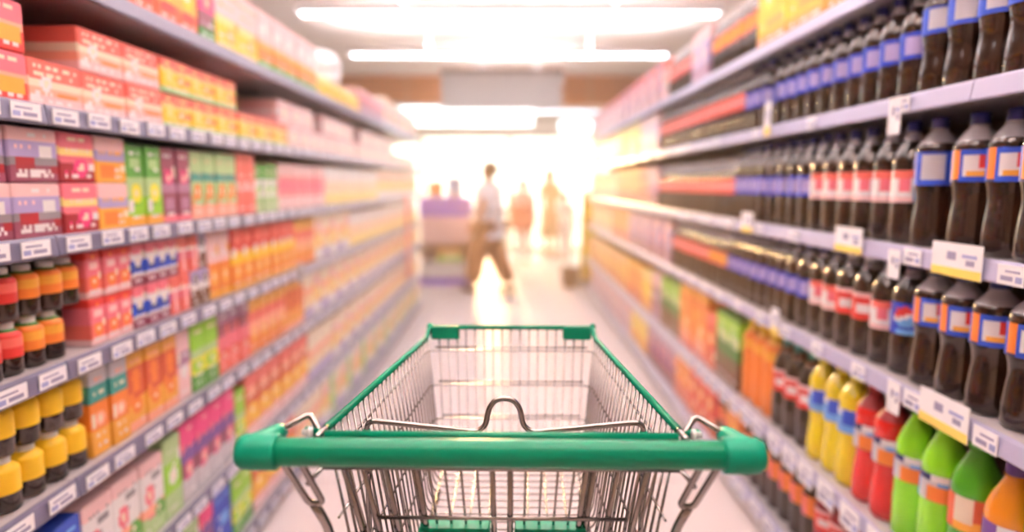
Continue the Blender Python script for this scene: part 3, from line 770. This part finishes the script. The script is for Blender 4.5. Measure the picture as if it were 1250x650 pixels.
fill(-1, zl(3), lw[3], [('orange_white', 290), ('fire_box', 358), ('peachy_tall', 384), (('mosaic_box', 'creamstripe_box'), 430), ('cream_tall', None)], LE, y0=y3)
for e, q in (('lower layer', 0), ('upper layer', .119)):
    y2 = fill(-1, zl(2) + q, lw[2], [('yellow_small', 112)], LE, extra=e)
fill(-1, zl(2), lw[2], [('teal_orange', 152), ('orange_tall', 222), ('palepink_tall', 241), ('greenyellow_tall', 266), ('berry_tall', 302), ('peachy_tall', 352), ('orange_tall', 372), (('creamstripe_box', 'mosaic_box'), None)], LE, y0=y2)
fill(-1, zl(1), lw[1], [('blue_box', 116), ('floral_box', 206), ('limebox', 232), ('magenta_box', 292), ('greenyellow_tall', 308), ('tangerine_box', 380), ('creamstripe_box', 410), (('mosaic_box', 'creamstripe_box'), None)], LE)
fill(-1, zl(0), lw[0], [('tangerine_box', 120), ('floral_box', 224), ('limebox', 250), ('magenta_box', 272), ('blue_box', 290), ('greenyellow_tall', 316), ('tangerine_box', 360), ('creamstripe_box', 400), (('mosaic_box', 'limebox', 'creamstripe_box'), None)], LE)
# cola side, from the ledge down
fill(1, zr_(5), rw[5], [('yellow_case', 918), ('cola_ry', 862), ('lavender_box', 845), ('cola_red', 815), (('white_box', 'purple_box'), None)], RE)
fill(1, zr_(4), rw[4], [('cola_bw', 1104), ('cola_blue', 938), ('gap', 934), ('cola_blue', 904), ('cola_red', 804), ('lavender_box', 782), ('yellow_box', 752), (('white_box', 'orange_box'), None)], RE)
fill(1, zr_(3), rw[3], [('cola_bwr', 1152), ('gap', 1132), ('cola_patch', 1096), ('cola_pw', 985), ('cola_tall_blue', 892), ('cola_red', 803), ('purple_box', 790), ('red_box', 778), ('orange_box', 752), (('white_box', 'yellow_box'), None)], RE)
fill(1, zr_(2), rw[2], [('cola_bwr_low', 1106), ('cola_globe', 1070), ('cola_pw_low', 1044), ('cola_rw', 1012), ('cola_pw_low', 975), ('cola_tall_blue_low', 882), ('cola_ry', 858), ('cola_red', 816), (('lavender_box', 'purple_box'), 766), ('orange_box', 745), (('white_box', 'yellow_box'), None)], RE)
fill(1, zr_(1), rw[1], [('soda_lime', 1238), ('soda_orange', 1184), ('soda_green', 1132), ('soda_lime', 1064), ('soda_red', 1024), ('soda_yellow', 984), ('cola_green', 932), ('juice_orange', 902), ('lime_box', 876), ('red_box', 856), ('orange_pack', 822), ('lime_box', 806), ('rosewood_box', 794), ('yellow_box', 782), ('orange_box', 764), (('yellow_box', 'red_box'), None)], RE)
fill(1, zr_(0), rw[0], [('soda_darkred', 985), ('cola_coral', 905), ('orange_box', 892), ('cola_coral', 868), ('red_box', 836), ('orange_box', 820), ('purple_box', 792), ('yellow_box', 770), (('white_box', 'lavender_box'), None)], RE)
print('GOODS', N_GOODS[0])

# white domed tub on the low yellow boxes of the ledge
t = empty('storage_tub', (-1.13, 4.05, zl(6) + .1115))
tag(t, 'big white domed tub on the low yellow boxes, carton side top ledge', 'tub')
b = MB(); b.lathe([(.0005, 0), (.10, 0), (.105, .005), (.118, .09), (.0005, .09)], 'white', 28); b.build('tub_body', t)
b = MB(); b.lathe([(.124, .0905), (.124, .10), (.115, .14), (.088, .18), (.045, .203), (.0005, .21)], 'white', 28); b.build('domed_lid', t)

# bigger price cards clipped to the cola side rails
def card(y, z, w_, h_, label, yellow=True, tilt=0):
    t = empty('price_card', (XF - .007, y, z), 0); t.rotation_euler = (0, tilt, 0)
    a = MB(); a.box(-.0006, .0006, -w_ / 2, w_ / 2, -h_ / 2, h_ / 2, 'tag_paper'); a.build('card', t)
    if yellow:
        a = MB(); a.box(-.0012, -.0004, -w_ / 2 + .001, w_ / 2 - .001, -h_ / 2, -h_ * .24, 'tag_yellow'); a.build('yellow_strip', t)
    a = MB()
    a.box(-.0012, -.0004, w_ * 0, w_ * .18, h_ * .0, h_ * .24, 'tag_ink'); a.box(-.0012, -.0004, -w_ * .4, -w_ * .12, h_ * .1, h_ * .2, 'tag_blue'); a.box(-.0012, -.0004, -w_ * .36, -w_ * .2, -h_ * .12, h_ * .04, 'tag_ink')
    a.build('print', t)
    a = MB(); a.box(.001, .0035, -.008, .008, -h_ * .3, h_ * .2, 'clear_head'); a.build('clip', t)
    tag(t, label, 'price card', 'price cards on the cola side rails')
def cy_at(px, z): return (800 * .993 / (px - 622) - .124 * (CAM_Z - z)) / .992
card(cy_at(1168, 1.245), 1.252, .165, .075, 'large white price card with yellow foot, second shelf rail under the curvy bottles')
card(cy_at(1036, 1.245), 1.258, .155, .075, 'wide white price card with yellow foot, second shelf rail under pink-white labels')
card(cy_at(912, 1.245), 1.262, .13, .085, 'small white price card with yellow foot, second shelf rail under blue labels')
card(cy_at(1152, .89), .898, .17, .082, 'large white price card with yellow foot, third shelf rail above green soda')
card(cy_at(1094, 1.622), 1.595, .055, .095, 'narrow white price card hanging from the top shelf rail', False)
card(cy_at(1093, 1.242), 1.215, .052, .075, 'narrow white price card hanging from the second shelf rail', False)
card(cy_at(1092, .89), .872, .055, .085, 'narrow white price card hanging from the third shelf rail', False)
card(cy_at(937, 1.622), 1.67, .06, .13, 'narrow white price card standing up on the top shelf rail')
card(cy_at(946, .89), .91, .075, .1, 'white price card standing on the third shelf rail under blue labels')
# ------------------------------------------------------------------ people at the far end
pmat('skin', (206, 150, 116), 0.5); pmat('hair_dark', (70, 46, 34), 0.6); pmat('hair_brown', (120, 78, 50), 0.6)
pmat('shirt_white', (244, 240, 244), 0.8); pmat('trouser_brown', (176, 120, 76), 0.8); pmat('shoe_brown', (96, 60, 42), 0.5)
pmat('cloth_tan', (214, 176, 130), 0.8); pmat('cloth_pale', (236, 228, 232), 0.8); pmat('bag_rose', (222, 96, 92), 0.6); pmat('eye_dark', (40, 30, 28), 0.3)
def skin_mesh(name, nodes, edges, mat, parent, root='pelvis', sub=2, scale=1.0):
    keys = list(nodes); me = bpy.data.meshes.new(name)
    me.from_pydata([tuple(c * scale for c in nodes[k][0]) for k in keys], [(keys.index(a), keys.index(b)) for a, b in edges], [])
    o = bpy.data.objects.new(name, me); COL.objects.link(o)
    md = o.modifiers.new('Skin', 'SKIN'); md.use_smooth_shade = True
    if not me.skin_vertices: me.skin_vertices.new() if hasattr(me.skin_vertices, 'new') else None
    for i, k in enumerate(keys):
        sv = me.skin_vertices[0].data[i]; r = nodes[k][1] * scale
        sv.radius = (r, r) if not isinstance(r, tuple) else r
        sv.use_root = (k == root)
    ss = o.modifiers.new('Subdivision', 'SUBSURF'); ss.levels = sub; ss.render_levels = sub
    dg = bpy.context.evaluated_depsgraph_get()
    m2 = bpy.data.meshes.new_from_object(o.evaluated_get(dg))
    o.modifiers.clear(); o.data = m2; bpy.data.meshes.remove(me); m2.name = name
    m2.materials.clear(); m2.materials.append(M(mat) if isinstance(mat, str) else mat)
    for p in m2.polygons: p.use_smooth = True
    o.parent = parent
    return o
def person(loc, rz, sc, label, top_m, leg_m, hair_m, hair_long, J, skirt=False, shoe_m='shoe_brown', bulk=0.0):
    """J: joint positions; the figure faces local -y, its left side is +x"""
    t = empty('person', loc, rz); tag(t, label, 'person')
    N = {'pelvis': ((0, 0, .92), .115), 'waist': ((0, 0, 1.06), .105), 'chest': ((0, -.012, 1.24), .125), 'upper': ((0, 0, 1.37), .095), 'neck': ((0, -.005, 1.46), .05),
         'jaw': ((0, -.03, 1.525), .062), 'head': ((0, -.022, 1.60), .088), 'crown': ((0, -.012, 1.655), .07),
         'nose_root': ((0, -.10, 1.585), .014), 'nose': ((0, -.132, 1.565), .012)}
    E = [('pelvis', 'waist'), ('waist', 'chest'), ('chest', 'upper'), ('upper', 'neck'), ('neck', 'jaw'), ('jaw', 'head'), ('head', 'crown'), ('head', 'nose_root'), ('nose_root', 'nose')]
    for s, q in ((1, 'l'), (-1, 'r')):
        N['ear' + q] = ((s * .094, .0, 1.585), .016); E.append(('head', 'ear' + q))
        N['sh' + q] = ((s * .165, 0, 1.385), .056); N['el' + q] = (J['el' + q], .042); N['wr' + q] = (J['wr' + q], .027)
        E += [('upper', 'sh' + q), ('sh' + q, 'el' + q), ('el' + q, 'wr' + q)]
        d = (Vector(J['wr' + q]) - Vector(J['el' + q])).normalized()
        side = Vector((0, 1, 0)) - d * d.y; side.normalize()
        pm = Vector(J['wr' + q]) + d * .05
        N['pa' + q] = (tuple(pm), .032); E.append(('wr' + q, 'pa' + q))
        inn = Vector((-s, 0, 0))
        for fi, (off, ln) in enumerate(((-.027, .062), (-.009, .072), (.009, .068), (.026, .054))):
            a = pm + d * .034 + side * off; b = a + d * ln * .55 + inn * .006; c = b + d * ln * .42 + inn * .018
            for nm, p_, r_ in (('a', a, .0105), ('b', b, .0095), ('c', c, .008)): N['f%d%s%s' % (fi, nm, q)] = (tuple(p_), r_)
            E += [('pa' + q, 'f%da%s' % (fi, q)), ('f%da%s' % (fi, q), 'f%db%s' % (fi, q)), ('f%db%s' % (fi, q), 'f%dc%s' % (fi, q))]
        a = pm - side * .036 + d * .002; b = a - side * .018 + d * .03
        N['ta' + q] = (tuple(a), .012); N['tb' + q] = (tuple(b), .0095); E += [('pa' + q, 'ta' + q), ('ta' + q, 'tb' + q)]
        N['hp' + q] = ((s * .088, 0, .88), .088); N['kn' + q] = (J['kn' + q], .058); N['an' + q] = (J['an' + q], .04)
        E += [('pelvis', 'hp' + q), ('hp' + q, 'kn' + q), ('kn' + q, 'an' + q)]
    skin_mesh('body', N, E, 'skin', t, scale=sc)
    tor = {k: (N[k][0], N[k][1] + .022 + bulk) for k in ('pelvis', 'waist', 'chest', 'upper')}
    tor['hem'] = ((0, 0, .86), .13 + bulk); tor['collar'] = ((0, -.003, 1.43), .066)
    te = [('pelvis', 'waist'), ('waist', 'chest'), ('chest', 'upper'), ('upper', 'collar'), ('pelvis', 'hem')]
    for q in 'lr':
        tor['sh' + q] = (N['sh' + q][0], .075)
        a, b = Vector(N['sh' + q][0]), Vector(J['el' + q]); tor['sl' + q] = (tuple(a.lerp(b, .72)), .064)
        te += [('upper', 'sh' + q), ('sh' + q, 'sl' + q)]
    skin_mesh('shirt', tor, te, top_m, t, scale=sc)
    if skirt:
        b = MB(); b.lathe([(.13 * sc, .95 * sc), (.17 * sc, .86 * sc), (.2 * sc, .6 * sc), (.23 * sc, .42 * sc), (.2 * sc, .44 * sc)], leg_m, 20); b.build('skirt', t)
    else:
        tr = {'pelvis': ((0, 0, .93), .128 + bulk)}; te = []
        for s, q in ((1, 'l'), (-1, 'r')):
            tr['hp' + q] = ((s * .085, 0, .86), .108 + bulk); tr['kn' + q] = (J['kn' + q], .082 + bulk)
            a, b = Vector(J['kn' + q]), Vector(J['an' + q]); tr['cu' + q] = (tuple(a.lerp(b, .93)), .068 + bulk * .6)
            te += [('pelvis', 'hp' + q), ('hp' + q, 'kn' + q), ('kn' + q, 'cu' + q)]
        skin_mesh('trousers', tr, te, leg_m, t, scale=sc)
    for q in 'lr':
        a = Vector(J['an' + q]); d = Vector(J['toe' + q]) - a; d.z = 0; d.normalize()
        zt = J['toe' + q][2]
        S = {'pelvis': (tuple(a + Vector((0, 0, -.03))), .046), 'b': (tuple(a - d * .03 + Vector((0, 0, -.045))), .042), 'm': (tuple(Vector((a.x, a.y, max(.045, (a.z + zt) / 2 - .02))) + d * .08), .042), 't': (tuple(Vector((a.x, a.y, zt + .012)) + d * .17), .034)}
        skin_mesh('shoe', S, [('b', 'pelvis'), ('pelvis', 'm'), ('m', 't')], shoe_m, t, scale=sc)
    h = MB(); h.ball((0, .016 * sc, 1.635 * sc), .102 * sc, .108 * sc, .082 * sc, hair_m, 18, 10)
    h.ball((0, .045 * sc, 1.585 * sc), .094 * sc, .07 * sc, .08 * sc, hair_m, 18, 10)
    if hair_long: h.ball((0, .075 * sc, 1.47 * sc), .075 * sc, .045 * sc, .14 * sc, hair_m, 16, 10)
    h.build('hair', t)
    for s in (-1, 1):
        e = MB(); e.ball((s * .032 * sc, -.104 * sc, 1.602 * sc), .011 * sc, .008 * sc, .006 * sc, 'eye_dark', 10, 6); e.build('eye', t)
    e = MB(); e.ball((0, -.094 * sc, 1.528 * sc), .024 * sc, .01 * sc, .006 * sc, 'deepred', 10, 6); e.build('mouth', t)
    return t
walk = dict(ell=(.235, .03, 1.12), elr=(-.22, -.03, 1.12), wrl=(.235, -.10, .90), wrr=(-.22, -.22, .98), knl=(.085, -.15, .50), knr=(-.085, .06, .50), anl=(.085, -.22, .075), anr=(-.085, .27, .10), toel=(.085, -.4, .03), toer=(-.085, .1, .03))
stand = dict(ell=(.225, .02, 1.12), elr=(-.225, .02, 1.12), wrl=(.225, -.05, .88), wrr=(-.225, -.05, .88), knl=(.09, -.01, .49), knr=(-.09, -.01, .49), anl=(.09, .02, .075), anr=(-.09, .02, .075), toel=(.1, -.16, .03), toer=(-.1, -.16, .03))
person((-.26, 8.55, 0), -PI / 2 - .45, 1.0, 'person in white shirt and brown trousers walking across the aisle end', 'shirt_white', 'trouser_brown', 'hair_dark', False, walk, bulk=.055)
p2 = person((.24, 11.75, 0), PI, .88, 'person in white top with rose backpack standing before the shop window', 'shirt_white', 'cloth_pale', 'hair_dark', False, stand)
b = MB(); b.box(-.19, .19, .15, .30, .62, 1.06, 'bag_rose', .04); b.box(-.13, .13, .30, .34, .66, .84, 'coral', .015); bp_ = b.build('backpack'); bp_.location = (.24, 11.75, 0); bp_.rotation_euler = (0, 0, PI)
b = MB()
for s in (-1, 1): b.tube(fillet([(s * .1, .16, 1.0), (s * .1, .15, 1.36), (s * .1, -.17, 1.36), (s * .1, -.19, 1.04)], .05), .012, 'bag_rose', 8)
so = b.build('strap', bp_)
tag(bp_, 'rose red backpack worn by the person in the white top', 'backpack')
person((.78, 12.6, 0), PI * .8, 1.0, 'person in tan clothes standing by the shop window', 'cloth_tan', 'cloth_tan', 'hair_brown', True, stand, skirt=True)
person((1.05, 12.3, 0), PI * .9, .74, 'small person in white clothes standing nearest the yellow stand', 'shirt_white', 'cloth_pale', 'hair_brown', False, stand)

# ------------------------------------------------------------------ stands at the aisle end
pmat('violet', (138, 96, 214), 0.5)
t = empty('display_stand', (-.9, 9.45, 0)); tag(t, 'low display stand with violet front board and violet base behind walking person', 'display stand')
b = MB(); b.box(-.37, .37, -.26, .26, .0005, .1, 'violet', .01); b.build('base', t)
b = MB(); b.box(-.36, .36, .2, .24, .1005, 1.2, 'palepink', .005); b.build('back_panel', t)
for x in (-.36, .34):
    b = MB(); b.box(x, x + .02, -.24, .2, .1005, .97, 'palepink', .003); b.build('side_panel', t)
for z in (.3, .62, .94):
    b = MB(); b.box(-.339, .339, -.24, .2, z, z + .02, 'white', .003); b.build('shelf', t)
b = MB(); b.box(-.37, .37, -.27, -.245, .97, 1.24, 'violet', .005); b.build('front_board', t)
b = MB(); b.box(-.36, .36, -.262, -.242, .6, .965, 'palepink', .005); b.build('front_panel', t)
b = MB(); b.box(-.36, .36, -.262, -.242, .1005, .29, 'white', .005); b.build('front_panel', t)
def stand_box(name, label, x, y, z, w_, d_, h_, bands, cat='box'):
    q = carton(w_, d_, h_, bands, [('o', 0, .5, .28, .2, 'cream')])
    o = empty(name, (x, y, z + .0006)); [mb.build(pn, o) for pn, mb in q['parts']]
    tag(o, label, cat); return o
stand_box('food_box', 'peach box standing on top of the violet fronted stand', -1.05, 9.3, .96, .2, .2, .5, [(.6, 'peach'), (1, 'orange')])
stand_box('food_box', 'pale blue box on the violet fronted stand beside the walking person', -.78, 9.3, .96, .2, .2, .56, [(.6, 'lavender'), (1, 'skyblue')])
stand_box('food_box', 'lime and amber box on the open shelf of the violet fronted stand', -.86, 9.28, .32, .34, .2, .2, [(.5, 'lime'), (1, 'amber')])
t = empty('display_stand', (1.12, 9.1, 0)); tag(t, 'tall narrow yellow display stand at the end of the cola side', 'display stand')
b = MB(); b.box(-.12, .12, -.15, .15, .0005, .08, 'brown', .01); b.build('base', t)
b = MB(); b.box(-.11, .11, .1, .13, .0805, 1.32, 'yellow', .004); b.build('back_panel', t)
for z in (.4, .7, 1.0):
    b = MB(); b.box(-.11, .11, -.13, .0995, z, z + .02, 'yellow', .003); b.box(-.11, .11, -.14, -.13, z, z + .07, 'lemon'); b.build('tray', t)
t = empty('basket', (.845, 9.0, 0)); tag(t, 'brown woven basket on the floor beside the yellow stand', 'basket')
b = MB(); b.lathe([(.001, .0005), (.10, .0005), (.12, .1), (.135, .26), (.125, .26), (.11, .1), (.09, .012), (.001, .012)], 'brown', 24); b.build('basket_body', t)
b = MB(); b.tube([(.132 * math.cos(a * PI / 12), .132 * math.sin(a * PI / 12), .262) for a in range(24)], .01, 'brown', 8, closed=True); b.build('rim', t)
# hanging strip of pink packets on the carton side
t = empty('clip_strip', (-.965, 6.15, .52)); tag(t, 'hanging strip of coral pink packets in front of the carton shelving', 'clip strip')
b = MB(); b.box(-.002, .002, -.02, .02, 0, .82, 'white'); b.build('strip', t)
for k in range(7):
    b = MB(); z = .02 + k * .112
    b.rings([[(.003, -.04, z), (.006, -.04, z), (.006, .04, z), (.003, .04, z)], [(.0025, -.045, z + .012), (.022, -.045, z + .03), (.022, .045, z + .03), (.0025, .045, z + .012)], [(.0025, -.045, z + .08), (.02, -.045, z + .075), (.02, .045, z + .075), (.0025, .045, z + .08)], [(.003, -.04, z + .104), (.006, -.04, z + .104), (.006, .04, z + .104), (.003, .04, z + .104)]], ['coral', 'pink', 'coral'])
    b.build('packet', t)
t = empty('shelf_sign', (-.985, 3.06, 1.005)); tag(t, 'small round grey sign on the third shelf rail of the carton side', 'sign')
b = MB(); n = 24
b.rings([[(x, .05 * math.cos(2 * PI * k / n), .05 * math.sin(2 * PI * k / n)) for k in range(n)] for x in (-.001, .001)], 'lightgrey'); b.build('disc', t)
b = MB(); b.rings([[(x, .03 * math.cos(2 * PI * k / n), .03 * math.sin(2 * PI * k / n)) for k in range(n)] for x in (.001, .0016)], 'grey'); b.build('print', t)
b = MB(); b.box(-.012, -.001, -.008, .008, -.012, .012, 'clear_head'); b.build('clip', t)
# scatter volume added to imitate warm lens flare over the aisle
def flare_veil():
    m = bpy.data.materials.new('flare_veil'); m.use_nodes = True; nt = m.node_tree
    nt.nodes.remove(nt.nodes['Principled BSDF'])
    v = nt.nodes.new('ShaderNodeVolumeScatter')
    v.inputs['Color'].default_value = srgb(255, 222, 186); v.inputs['Density'].default_value = VEIL_D; v.inputs['Anisotropy'].default_value = .52
    nt.links.new(v.outputs[0], nt.nodes['Material Output'].inputs['Volume'])
    return m
VEIL_D = .075
MATS['flare_veil'] = flare_veil()
b = MB(); b.box(-4.5, 4.5, 1.6, 13.55, .02, 3.08, 'flare_veil'); hz = b.build('flare_veil'); hz['kind'] = 'structure'
# ------------------------------------------------------------------ camera, world, light
F = 800.0
cam = bpy.data.cameras.new('camera'); co = bpy.data.objects.new('camera', cam); COL.objects.link(co)
cam.sensor_width = 36.0; cam.lens = 36.0 * F / 1250
pitch = math.atan(100 / F); yaw = math.atan(3 / F)
co.location = (0, 0, CAM_Z); co.rotation_euler = (PI / 2 - pitch, 0, -yaw)
cam.clip_start = .02; cam.clip_end = 100
cam.dof.use_dof = True; cam.dof.focus_distance = 1.03; cam.dof.aperture_fstop = cam.lens / 20.0
scn.camera = co

w = bpy.data.worlds.new('world'); scn.world = w; w.use_nodes = True
bg = w.node_tree.nodes['Background']
bg.inputs['Color'].default_value = srgb(255, 236, 208); bg.inputs['Strength'].default_value = 3.0

sl = bpy.data.lights.new('veil_sun', 'SUN'); so_ = bpy.data.objects.new('veil_sun', sl); COL.objects.link(so_)  # orange sun lamp added to make the scatter volume glow
sl.energy = 3.2; sl.angle = math.radians(4); sl.color = (1.0, .46, .17)
so_.location = (0, 20, 4)
so_.rotation_euler = Vector((.05, -1, -math.tan(math.radians(5)))).to_track_quat('-Z', 'Y').to_euler()
scn.view_settings.view_transform = 'Standard'; scn.view_settings.look = 'None'
scn.view_settings.gamma = 1.0; scn.view_settings.use_curve_mapping = False
scn.view_settings.exposure = 1.05
scn.cycles.use_denoising = True
scn.cycles.max_bounces = 8; scn.cycles.diffuse_bounces = 4; scn.cycles.glossy_bounces = 4
scn.cycles.sample_clamp_indirect = 6.0
